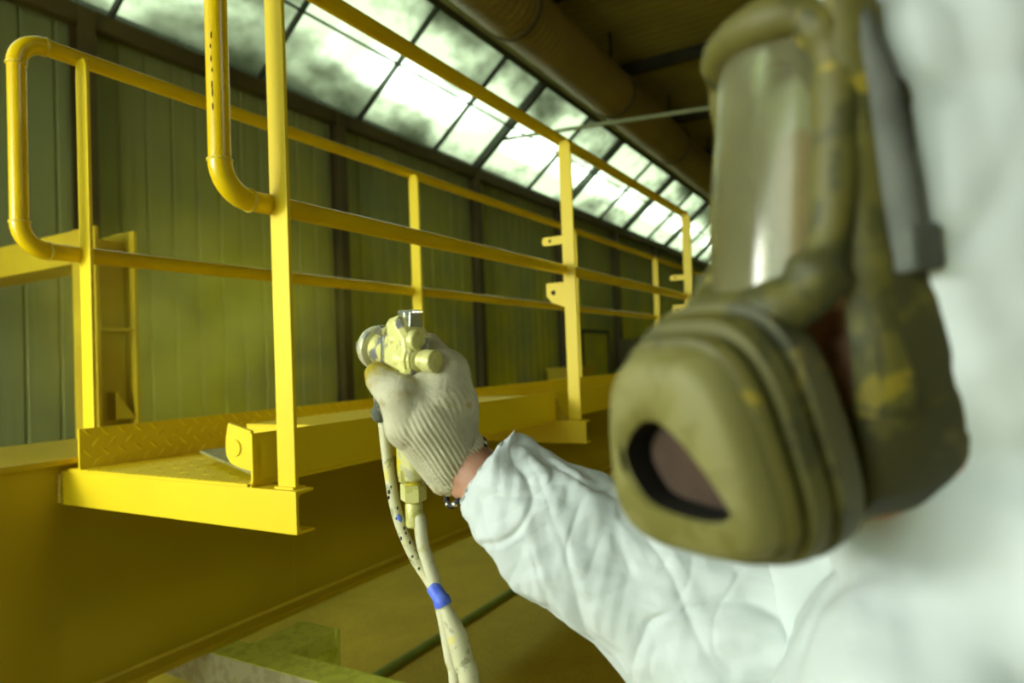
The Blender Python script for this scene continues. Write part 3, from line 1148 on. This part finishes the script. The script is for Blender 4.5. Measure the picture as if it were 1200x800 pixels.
NA, NB = 260, 300
rings = []
axis = (at(1000, 730, .555) - at(570, 548, .63)).normalized()
for k in range(NB):
    t = (len(SEC) - 1) * k / (NB - 1)
    T, B = lerp_sec(t)
    c = (T + B) / 2
    e1 = (T - B) / 2
    L = e1.length
    e1n = e1 / L
    e2 = axis.cross(e1n).normalized()
    if e2.dot(FW) > 0:
        e2 = -e2
    ring = []
    edge = min(1, k / 14)
    for i in range(NA):
        a = 2 * math.pi * i / NA
        ca_, sa_ = math.cos(a), math.sin(a)
        n_ = (e1n * ca_ + e2 * sa_)
        p = c + e1 * ca_ + e2 * (L * .82 * sa_)
        # long pulled folds that wind round the arm, then sharp creases, then crumple
        s_ = t * .045
        q = V((s_ * 9 + a * .55, a * 1.1 + 3.0 * math.sin(a * .5), s_ * 6))
        f1 = noise.noise(V((s_ * 20 + 2.2 * ca_, 2.2 * sa_, s_ * 6)))
        w = V((p.x, p.y, p.z)) * 1.0
        amp = (.45 + .55 * edge) * (0.35 + 0.65 * min(1, abs(sa_) * 1.6 + .15))
        h = amp * (.0080 * f1 + 0.85 * facet(w))
        # frilled mouth of the cuff
        if k < 12:
            h += (1 - k / 12) * (.0035 * math.sin(a * 9 + 1.0) + .002 * math.sin(a * 17))
        ring.append(p + n_ * h)
    rings.append(ring)
# turn the cuff edge inwards
inner = []
for k in (6, 3):
    cc = sum(rings[k], V()) / NA
    inner.append([cc + (p - cc) * (.80 if k == 6 else .90) for p in rings[k]])
b = MB().loft(inner + rings, False, True)
pput('sleeve', b.mesh('sleeve'), M['tyvek'], person)

# --- right glove closed round the grip
b = MB()
b.capsule(at(534, 545, .655), at(500, 492, .648), .0315, .036, 24)
b.capsule(at(526, 556, .651), at(484, 497, .645), .0205, .021, 24)
b.capsule(at(516, 470, .652), at(520, 440, .662), .033, .027, 24)
b.capsule(at(487, 478, .645), at(512, 440, .660), .030, .022, 24)
b.capsule(at(525, 520, .66), at(527, 470, .665), .029, .027, 24)
# thumb
b.capsule(at(482, 496, .640), at(470, 464, .632), .026, .0205, 20)
b.capsule(at(470, 464, .632), at(447, 446, .640), .0200, .0145, 20)
b.capsule(at(447, 446, .640), at(441, 437, .652), .0140, .0110, 20)
# index on the trigger
b.capsule(at(520, 432, .665), at(503, 404, .700), .0165, .0130, 16)
b.capsule(at(503, 404, .700), at(474, 420, .728), .0125, .0105, 16)
b.capsule(at(474, 420, .728), at(458, 428, .715), .0105, .0095, 16)
# middle, ring and little finger round the front of the grip
for (kx, ky, kd), (jx, jy, jd), (mx, my, md), (tx, ty, td), r in (
        ((525, 448, .672), (510, 440, .715), (472, 456, .728), (449, 468, .692), .0125),
        ((528, 468, .672), (512, 466, .715), (472, 480, .724), (446, 484, .686), .0125),
        ((526, 490, .668), (511, 492, .708), (482, 500, .722), (462, 503, .696), .0105)):
    b.capsule(at(kx, ky, kd), at(jx, jy, jd), r * 1.3, r * 1.1, 16)
    b.capsule(at(jx, jy, jd), at(mx, my, md), r * 1.08, r, 16)
    b.capsule(at(mx, my, md), at(tx, ty, td), r, r * .82, 16)
me = remesh(b, .0016, 7)
# knitted ribs along the hand, deep at the cuff
gax = (at(536, 548, .655) - at(480, 455, .645)).normalized()
g0 = at(480, 455, .645)
ge1 = (RT - gax * RT.dot(gax)).normalized()
ge2 = gax.cross(ge1)
GLEN = (at(536, 548, .655) - g0).length
HC = (at(560, 512, .668) + at(521, 574, .648)) / 2
HA = (at(560, 512, .668) - at(521, 574, .648)).normalized()
HN = HA.cross(gax.cross(HA)).normalized()      # normal of the slanting mouth of the cuff
if HN.dot(gax) < 0:
    HN = -HN
def knit(p, n):
    d_ = p - g0
    s_ = d_.dot(gax)
    fr = s_ / GLEN
    a = math.atan2(d_.dot(ge2), d_.dot(ge1))
    wgt = max(0.0, min(1.0, (fr - .15) / .4))
    fine = .0003 * math.sin(a * 110)
    over = (p - HC).dot(HN)
    if over > 0:
        return p - gax * (over / HN.dot(gax))
    h = wgt * .0012 * math.sin(a * 44 + 1.2 * noise.noise(p * 30)) + fine + .0012 * noise.noise(p * 45)
    return p + n * h


displace(me, knit)
glove = pput('glove', me, M['glove'], person)
# rolled hem of the cuff
ring = []
hx = (at(560, 512, .668) - at(521, 574, .648))
hcn = (at(560, 512, .668) + at(521, 574, .648)) / 2 + RT * -.001
hn = hx.normalized()
h2 = gax.cross(hn).normalized()
for k in range(49):
    a = 2 * math.pi * k / 48
    ring.append(hcn + hn * (hx.length / 2 * math.cos(a)) + h2 * (.030 * math.sin(a)) + gax * (-.006 * abs(math.sin(a))))
MBh = MB()
rings = []
for w_, off in ((-.010, .0), (-.005, .0022), (0.0, .003), (.004, .0018), (.0055, -.0005), (.003, -.003), (-.01, -.003)):
    rg = []
    for k in range(144):
        a = 2 * math.pi * k / 144
        n_ = hn * math.cos(a) + h2 * math.sin(a)
        rr = off + .0009 * math.sin(a * 44)
        rg.append(hcn + hn * (hx.length / 2 * math.cos(a)) + h2 * (.0315 * math.sin(a)) + gax * (w_ + .0012 * math.sin(a * 7)) + n_ * rr)
    rings.append(rg)
MBh.loft(rings, False, False)
pput('cuff_hem', MBh.mesh('cuff_hem'), M['glove'], glove)
# loose thread
th = MB().tube(catmull([at(459, 472, .655), at(460, 480, .652), at(457, 487, .653)], 5), .0009, 6).mesh('thread')
pput('thread', th, M['hose_white'], glove)

# --- beaded bracelet
b1, b2 = MB(), MB()
for k in range(34):
    a = 2 * math.pi * k / 34
    c = hcn + gax * .005 + hn * (.0325 * math.cos(a)) + h2 * (.031 * math.sin(a)) + gax * (.010 * max(0, -math.cos(a)))
    r = .0033
    (b1 if k % 3 else b2).ball(c, (V((r, 0, 0)), V((0, r, 0)), V((0, 0, r))), 8, 6)
br = pput('bracelet', b1.mesh('bracelet'), M['black'], person)
o = pput('silver_beads', b2.mesh('silver_beads'), M['chrome'], br)
o['kind'] = 'stuff'

# --- left glove hanging at the side, boots
b = MB()
dn = V((0, 0, -1))
b.capsule(wr_l, wr_l + dn * .05, .034, .036)
b.capsule(wr_l + dn * .05, wr_l + dn * .095 + FW * .0, .036, .032)
for k in range(4):
    r0 = wr_l + dn * .10 - RT * (.030 - .02 * k)
    L_ = (.036, .042, .039, .030)[k]
    p1 = r0 + dn * L_ - FW * .004
    p2 = p1 + dn * L_ * .8 + FW * .012
    b.capsule(r0, p1, .0115, .0105)
    b.capsule(p1, p2, .0105, .009)
t0 = wr_l + dn * .045 - RT * .03
b.capsule(t0, t0 + dn * .04 - RT * .022 + FW * .01, .015, .012)
b.capsule(t0 + dn * .04 - RT * .022 + FW * .01, t0 + dn * .07 - RT * .026 + FW * .02, .012, .010)
pput('glove', remesh(b, .003, 4), M['glove'], person)
for h_, kn, an in LEG:
    b = MB()
    f_ = -RT
    f_ = V((f_.x, f_.y, 0)).normalized()
    b.capsule(an + V((0, 0, .06)), V((an.x, an.y, FLOOR + .06)), .058, .052)
    b.capsule(V((an.x, an.y, FLOOR + .048)) - f_ * .04, V((an.x, an.y, FLOOR + .044)) + f_ * .15, .044, .042)
    b.box((an.x - .05, an.y - .05, FLOOR + .001), (an.x + .05, an.y + .05, FLOOR + .05))
    pput('boot', remesh(b, .006, 4), M['black'], person)

# ================================================================== full-face respirator
rsp = thing('respirator', 'full face respirator with clear visor covered in olive yellow overspray', 'mask')


# filter cover in front of the mouth: stepped shell with a three-cornered opening
SN = Matrix.Rotation(math.radians(-18), 3, HU)
if (SN @ HF).z > HF.z:
    SN = SN.transposed()
SC0 = HO + HU * -.045


def sd(a, s, h):
    """snout frame: the face frame turned a little about the chin line"""
    p = HO + HF * a + HS * s + HU * h
    p = SC0 + SN @ (p - SC0) + V((-.026, .005, -.004))
    return cpt(p.x, p.y, p.z)


def cover_ring(a, ht, hb, h0, h1, s0=0.0, tilt=0.0):
    return [sd(a + tilt * (h - (h0 + h1) / 2), s, h) for s, h in rbox(ht, hb, h0, h1, 64, s0=s0)]


def hole_ring(a, k):
    pts = [(-.030, -.034), (-.016, -.019), (.002, -.024), (.021, -.045), (.027, -.058), (.014, -.063), (-.014, -.060), (-.026, -.049)]
    c = (0.0, -.045)
    p = [V((c[0] + .003 + (x - c[0]) * k * .90, c[1] - .008 + (y - c[1]) * k * .84, 0)) for x, y in pts]
    c = (c[0] + .003, c[1] - .008)
    out = []
    n = len(p)
    for i in range(64):
        t = i / 64 * n
        j = int(t)
        f = t - j
        a_, b_, c_, d_ = p[(j - 1) % n], p[j % n], p[(j + 1) % n], p[(j + 2) % n]
        out.append(0.5 * ((2 * b_) + (c_ - a_) * f + (2 * a_ - 5 * b_ + 4 * c_ - d_) * f * f + (3 * b_ - a_ - 3 * c_ + d_) * f ** 3))
    # start at the angle 0 side and run the same way round as the outline
    out = [(q.x, q.y) for q in out]
    ang = sorted(out, key=lambda q: math.atan2(q[1] - c[1], q[0] - c[0]) % (2 * math.pi))
    return [sd(a, s, h) for s, h in ang]


A0 = .060
MB().loft([hole_ring(A0 - .020, .98), hole_ring(A0 - .0015, 1.0)], False, False).build('inlet_wall', M['black'], rsp, 55)
rings = [hole_ring(A0 - .0015, 1.0), hole_ring(A0 + .001, 1.08),
         cover_ring(A0 + .0005, .024, .037, -.080, -.010, tilt=.1), cover_ring(A0 - .003, .028, .042, -.085, -.005, tilt=.1),
         cover_ring(A0 - .012, .030, .045, -.088, -.001, tilt=.1)]
MB().loft(rings, False, False).build('filter_cover_front', M['mask_face'], rsp, 55)
rings = [cover_ring(A0 - .011, .026, .041, -.084, -.005, tilt=.1),
         cover_ring(A0 - .013, .0315, .047, -.0895, .002, tilt=.1), cover_ring(A0 - .018, .033, .049, -.0910, .004, tilt=.1),
         cover_ring(A0 - .0195, .029, .044, -.087, -.001, tilt=.1), cover_ring(A0 - .0225, .029, .044, -.087, -.001, tilt=.1),
         cover_ring(A0 - .024, .035, .0515, -.093, .008, tilt=.1), cover_ring(A0 - .031, .037, .053, -.094, .011, tilt=.1),
         cover_ring(A0 - .033, .034, .050, -.092, .009, tilt=.1), cover_ring(A0 - .036, .034, .050, -.092, .009, tilt=.1),
         cover_ring(A0 - .038, .038, .054, -.0945, .014, tilt=.1), cover_ring(A0 - .052, .038, .054, -.0935, .015, tilt=.1),
         cover_ring(A0 - .060, .034, .049, -.090, .012, tilt=.1), cover_ring(A0 - .066, .026, .040, -.083, .006, tilt=.1)]
MB().loft(rings, False, True).build('filter_housing', M['mask'], rsp, 55)
MB().loft([hole_ring(A0 - .019, 1.1), hole_ring(A0 - .017, 1.1)]).build('inlet_shade', M['black'], rsp)
b = MB().loft([hole_ring(A0 - .018, .92), hole_ring(A0 - .013, .88)])
b.build('filter_pad', M['filter'], rsp, 60)

# rubber skirt round the face
rings = []
for a, ht, hb, h0, h1 in ((.006, .032, .036, -.060, .120), (.002, .042, .046, -.080, .138), (-.008, .046, .050, -.080, .143), (-.02, .050, .053, -.078, .146),
                          (-.035, .052, .054, -.072, .146)):
    rings.append([hd(a + (.24 * min(0, h - .02) if a < -.004 else 0), s, h) for s, h in rbox(ht, hb, h0, h1, 64)])
MB().loft(rings, False, False).build('face_skirt', M['mask_dark'], rsp, 70)


# visor: a curved clear shell
def vis(u, h, off=0.0):
    """u -1..1 across, h height"""
    s = .037 * math.sin(1.22 * u)
    a = .036 - .034 * (1 - math.cos(1.22 * u)) - .17 * (h - .030)
    return hd(a + off, s, h)


V0, V1 = .018, .133
NU, NV = 24, 20
v, f = [], []
for off in (0, -.003):
    for j in range(NV + 1):
        for i in range(NU + 1):
            v.append(vis(-1 + 2 * i / NU, V0 + (V1 - V0) * j / NV, off))
q = (NU + 1) * (NV + 1)
for j in range(NV):
    for i in range(NU):
        a = j * (NU + 1) + i
        f.append((a, a + 1, a + NU + 2, a + NU + 1))
        f.append((q + a, q + a + NU + 1, q + a + NU + 2, q + a + 1))
MB().add(v, f).build('visor', M['visor'], rsp, 180)
# frame band round the visor
path = []
for k in range(73):
    a = 2 * math.pi * k / 72
    c, s = math.cos(a), math.sin(a)
    cx = math.copysign(abs(c) ** .55, c)
    sy = math.copysign(abs(s) ** .55, s)
    path.append(vis(cx * 1.03, (V0 + V1) / 2 + (V1 - V0) / 2 * 1.06 * sy, -.001))
b = MB().tube(path, [.0092 + .003 * (1 if 42 < k < 66 else 0) + .0008 * math.sin(k * .9) for k in range(73)], 14, False)
b.build('visor_frame', M['mask'], rsp, 180)
# side wall from frame back into the skirt, near and far
for s in (-1, 1):
    b = MB()
    rings = []
    for j in range(13):
        h = -.03 + .165 * j / 12
        k = 1 - .35 * abs(j / 12 - .45)
        rings.append([hd(.008 * k, .036 * s, h), hd(.004, .043 * s * (k * .2 + .82), h), hd(-.004, .047 * s, h), hd(-.012, .047 * s, h), hd(-.012, .040 * s, h), hd(.0, .034 * s, h)])
    b.loft(rings)
    b.build('side_wing', M['mask'], rsp, 70)
# brow clip, head strap and buckle
for s in (-1, 1):
    MB().tube([hd(-.006, .043 * s, .128), hd(-.009, .048 * s, .10), hd(-.011, .050 * s, .06), hd(-.012, .051 * s, .035)], [.004, .006, .007, .007], 10).build('strap', M['strap'], rsp, 60)
    MB().obox(hd(-.013, .053 * s, .034), (hdv(1, 0, 0), hdv(0, 1, 0), hdv(0, 0, 1)), (.008, .005, .009)).build('buckle', M['strap'], rsp, None, .002)

# ================================================================== spray gun
gun = thing('spray_gun', 'worn paint spray gun with chrome patches held in the knitted glove', 'spray gun')
gf = (at(434, 408, .700) - at(497, 423, .628)).normalized()       # muzzle direction
gu = V((0, 0, 1)) + RT * -.05
gu = (gu - gf * gu.dot(gf)).normalized()
gs = gf.cross(gu)                                                  # to the gun's right
gc = at(474, 412, .658)                                            # middle of the body


def gp(f_, s_, u_):
    return gc + gf * f_ + gs * s_ + gu * u_


# casting: side outline pushed to its thickness
outl = [(.010, .030), (-.004, .034), (-.012, .026), (-.022, .018), (-.026, .002), (-.026, -.016), (-.018, -.028), (-.004, -.032), (.012, -.022), (.018, -.012), (.018, .012)]
rings = []
for s_, k in ((-.014, .82), (-.010, .97), (0, 1.0), (.010, .97), (.014, .82)):
    rings.append([gp(a * k * 1.08, s_ * 1.1, c * k * 1.08) for a, c in outl])
MB().loft(rings).build('gun_body', M['gun'], gun, None, .0012)
MB().lathe(gp(.018, 0, -.002), gf, [(0, .016), (.006, .0155), (.012, .0145), (.026, .0165), (.032, .0175), (.034, .017), (.034, 0)], 28).build('fluid_head', M['gun'], gun, 40)
ac = MB().lathe(gp(.043, 0, -.002), gf, [(0, .0195), (.001, .0220), (.005, .0230), (.010, .0220), (.011, .020), (.011, .015), (.006, .012), (.006, .0)], 32)
ac = ac.build('air_cap', M['gun_ring'], gun, 40)
for s_ in (-1, 1):
    MB().obox(gp(.058, .015 * s_, -.002), (gf, gs, gu), (.006, .003, .005)).build('cap_horn', M['chrome'], ac, None, .001)
# trigger with pivot
p = [(.012, .022), (.017, .018), (.017, -.010), (.024, -.030), (.026, -.052), (.021, -.052), (.018, -.030), (.011, -.012)]
b = MB()
b.prism([gp(a, -.0165, c) for a, c in p], gs * .003)
tg = b.build('trigger', M['chrome'], gun, None, .0006)
MB().prism([gp(a, .0135, c) for a, c in p], gs * .003).build('trigger_cheek', M['chrome'], tg, None, .0006)
MB().lathe(gp(.0135, -.021, .020), gs, [(0, .0), (0, .004), (.001, .005), (.041, .005), (.042, .004), (.042, 0)], 16).build('pivot_pin', M['chrome'], tg, 40)
# hanging hook
b = MB()
b.obox(gp(-.001, .002, .034), (gf, gs, gu), (.007, .008, .006))
b.obox(gp(-.010, .003, .031), (gf, gs, gu), (.006, .008, .010))
b.build('hook', M['chrome'], gun, None, .002)
# knobs at the back, facing the painter
kd = (-gf + gs * .22 + gu * .06).normalized()
k1 = at(471, 398, .648)
MB().lathe(k1, kd, [(-.008, .0085), (.004, .0085), (.005, .0075), (.008, .0075), (.0085, .0098), (.021, .0098), (.022, .0088), (.022, 0)], 24).build('pattern_knob', M['gun_knob'], gun, 40)
k2 = at(481, 421, .645)
cl_ = MB().lathe(k2, kd, [(-.012, .012), (.001, .0125), (.002, .0155), (.006, .0155), (.007, .0135), (.010, .0135)], 12).build('knob_collar', M['gun'], gun, 30)
MB().lathe(k2 + kd * .009, kd, [(0, .0105), (.003, .0115), (.005, .0085), (.009, .0085), (.0095, .0105), (.022, .0105), (.023, .0095), (.023, 0)], 24).build('fluid_knob', M['gun_knob'], gun, 40)
# grip
gr0, gr1 = at(480, 432, .660), at(484, 560, .668)
gd = (gr1 - gr0).normalized()
gx = (gf - gd * gf.dot(gd)).normalized()
gy_ = gd.cross(gx)
rings = []
L_ = (gr1 - gr0).length
for t, w1, w2 in ((-.004, .012, .0095), (.1, .0135, .011), (.3, .015, .012), (.6, .0155, .0125), (.9, .0155, .0125), (.985, .015, .012), (1.0, .0135, .011)):
    rings.append([gr0 + gd * (L_ * t) + gx * (w1 * math.copysign(abs(math.cos(a)) ** .6, math.cos(a))) + gy_ * (w2 * math.copysign(abs(math.sin(a)) ** .6, math.sin(a)))
                  for a in [2 * math.pi * k / 24 for k in range(24)]])
MB().loft(rings).build('grip', M['gun_grip'], gun, 50)
MB().lathe(at(488, 432, .655), gd, [(-.004, .013), (.004, .0145), (.010, .013), (.014, .0115)], 20).build('grip_neck', M['gun_yellow'], gun, 40)
MB().lathe(at(474, 546, .662), gd, [(0, .0045), (.004, .0045), (.004, .0062), (.015, .0062), (.016, .005), (.016, 0)], 6).build('air_valve_screw', M['gun_knob'], gun)
fn = MB().lathe(gr1 + gd * -.001, gd, [(0, .0085), (.005, .0085), (.006, .0085)], 20).build('fitting_neck', M['gun_yellow'], gun, 40)
MB().lathe(gr1 + gd * .005, gd, [(0, .0115), (.001, .0128), (.016, .0128), (.017, .0115)], 6).build('hex_nut', M['gun_knob'], gun)
MB().lathe(gr1 + gd * .022, gd, [(0, .006), (.006, .006), (.007, .0068), (.018, .0072)], 20).build('hose_tail', M['gun_yellow'], gun, 40)
# fluid inlet below the head
MB().lathe(at(449, 438, .690), gd, [(-.004, .0065), (.012, .0065), (.012, .0085), (.026, .0085), (.026, .006), (.034, .006)], 16).build('fluid_inlet', M['gun_knob'], gun, 40)

# ---- hoses
ah = thing('air_hose', 'cream air hose dropping from the nut under the spray gun grip', 'hose')
tail = gr1 + gd * .026
pth = catmull([tail, tail + gd * .02, at(491, 606, .668), at(496, 640, .667), at(509, 680, .665), at(516, 706, .664), at(522, 735, .662), at(528, 770, .658), at(534, 805, .655),
               cpt(-.05, -.46, .64), cpt(-.08, -.8, .66), cpt(-.16, -1.2, .74), cpt(-.3, -1.46, .9)], 8)
MB().tube(pth, .0062, 16).build('hose_pipe', M['hose_white'], ah, 180)
MB().lathe(tail + gd * -.002, gd, [(0, .0075), (.002, .0085), (.022, .0085), (.024, .0075)], 18).build('ferrule', M['gun_knob'], ah, 40)
fh = thing('paint_hose', 'paint spattered hose with blue tape dropping from the gun head', 'hose')
ps = [at(449, 447, .688), at(447, 470, .690), at(450, 500, .688), at(456, 550, .685), at(465, 600, .68), at(482, 645, .675), at(503, 680, .668), at(517, 702, .654), at(534, 742, .646), at(543, 775, .642), at(550, 808, .638),
      cpt(-.04, -.46, .63), cpt(-.07, -.8, .64), cpt(-.12, -1.2, .72), cpt(-.26, -1.46, .88)]
pth = catmull(ps, 8)
rad = []
for i in range(len(pth)):
    t = i / 8
    rad.append(.0056 + .0042 * max(0, min(1, (t - 7.2) / .8)))
MB().tube(pth, rad, 16).build('hose_pipe', M['hose'], fh, 180)
MB().tube(catmull([ps[6].lerp(ps[7], .35), ps[6].lerp(ps[7], .7), ps[7], ps[7].lerp(ps[8], .18)], 4), [.0073] * 8 + [.0085] * 5, 16).build('blue_tape', M['blue'], fh, 60)
MB().tube([ps[4] - FW * .003 + RT * .001, ps[4].lerp(ps[5], .12) - FW * .003 + RT * .001, ps[4].lerp(ps[5], .24) - FW * .003 + RT * .001], [.0022, .0034, .0022], 10).build('blue_mark', M['blue'], fh, 60)
random.seed(3)
b = MB()
for k in range(13):
    t = random.uniform(2.8, 5.6)
    i = int(t * 8)
    c = pth[i] + (-FW * .75 + RT * random.uniform(-.7, .7)).normalized() * .0053
    r = random.uniform(.0006, .0017)
    b.ball(c, (V((r, 0, 0)), V((0, r, 0)), V((0, 0, r * random.uniform(1, 2)))), 6, 4)
o = b.build('paint_specks', M['black'], fh)
o['kind'] = 'stuff'

# parts that look different from the rest of their thing
for part_name, text in (('blue_tape', 'blue tape wound round the hoses'), ('hook', 'shiny chrome hanging hook'), ('filter_pad', 'brown filter pad behind the opening'),
                        ('visor', 'clear dusty curved visor'), ('flat_plate', 'loose grey flat plate under the ear'), ('silver_beads', 'silver beads of the bracelet'),
                        ('strap', 'grey head strap'), ('blue_mark', 'blue paint mark')):
    for o in bpy.data.objects:
        if o.name.split('.')[0] == part_name:
            o['label'] = text
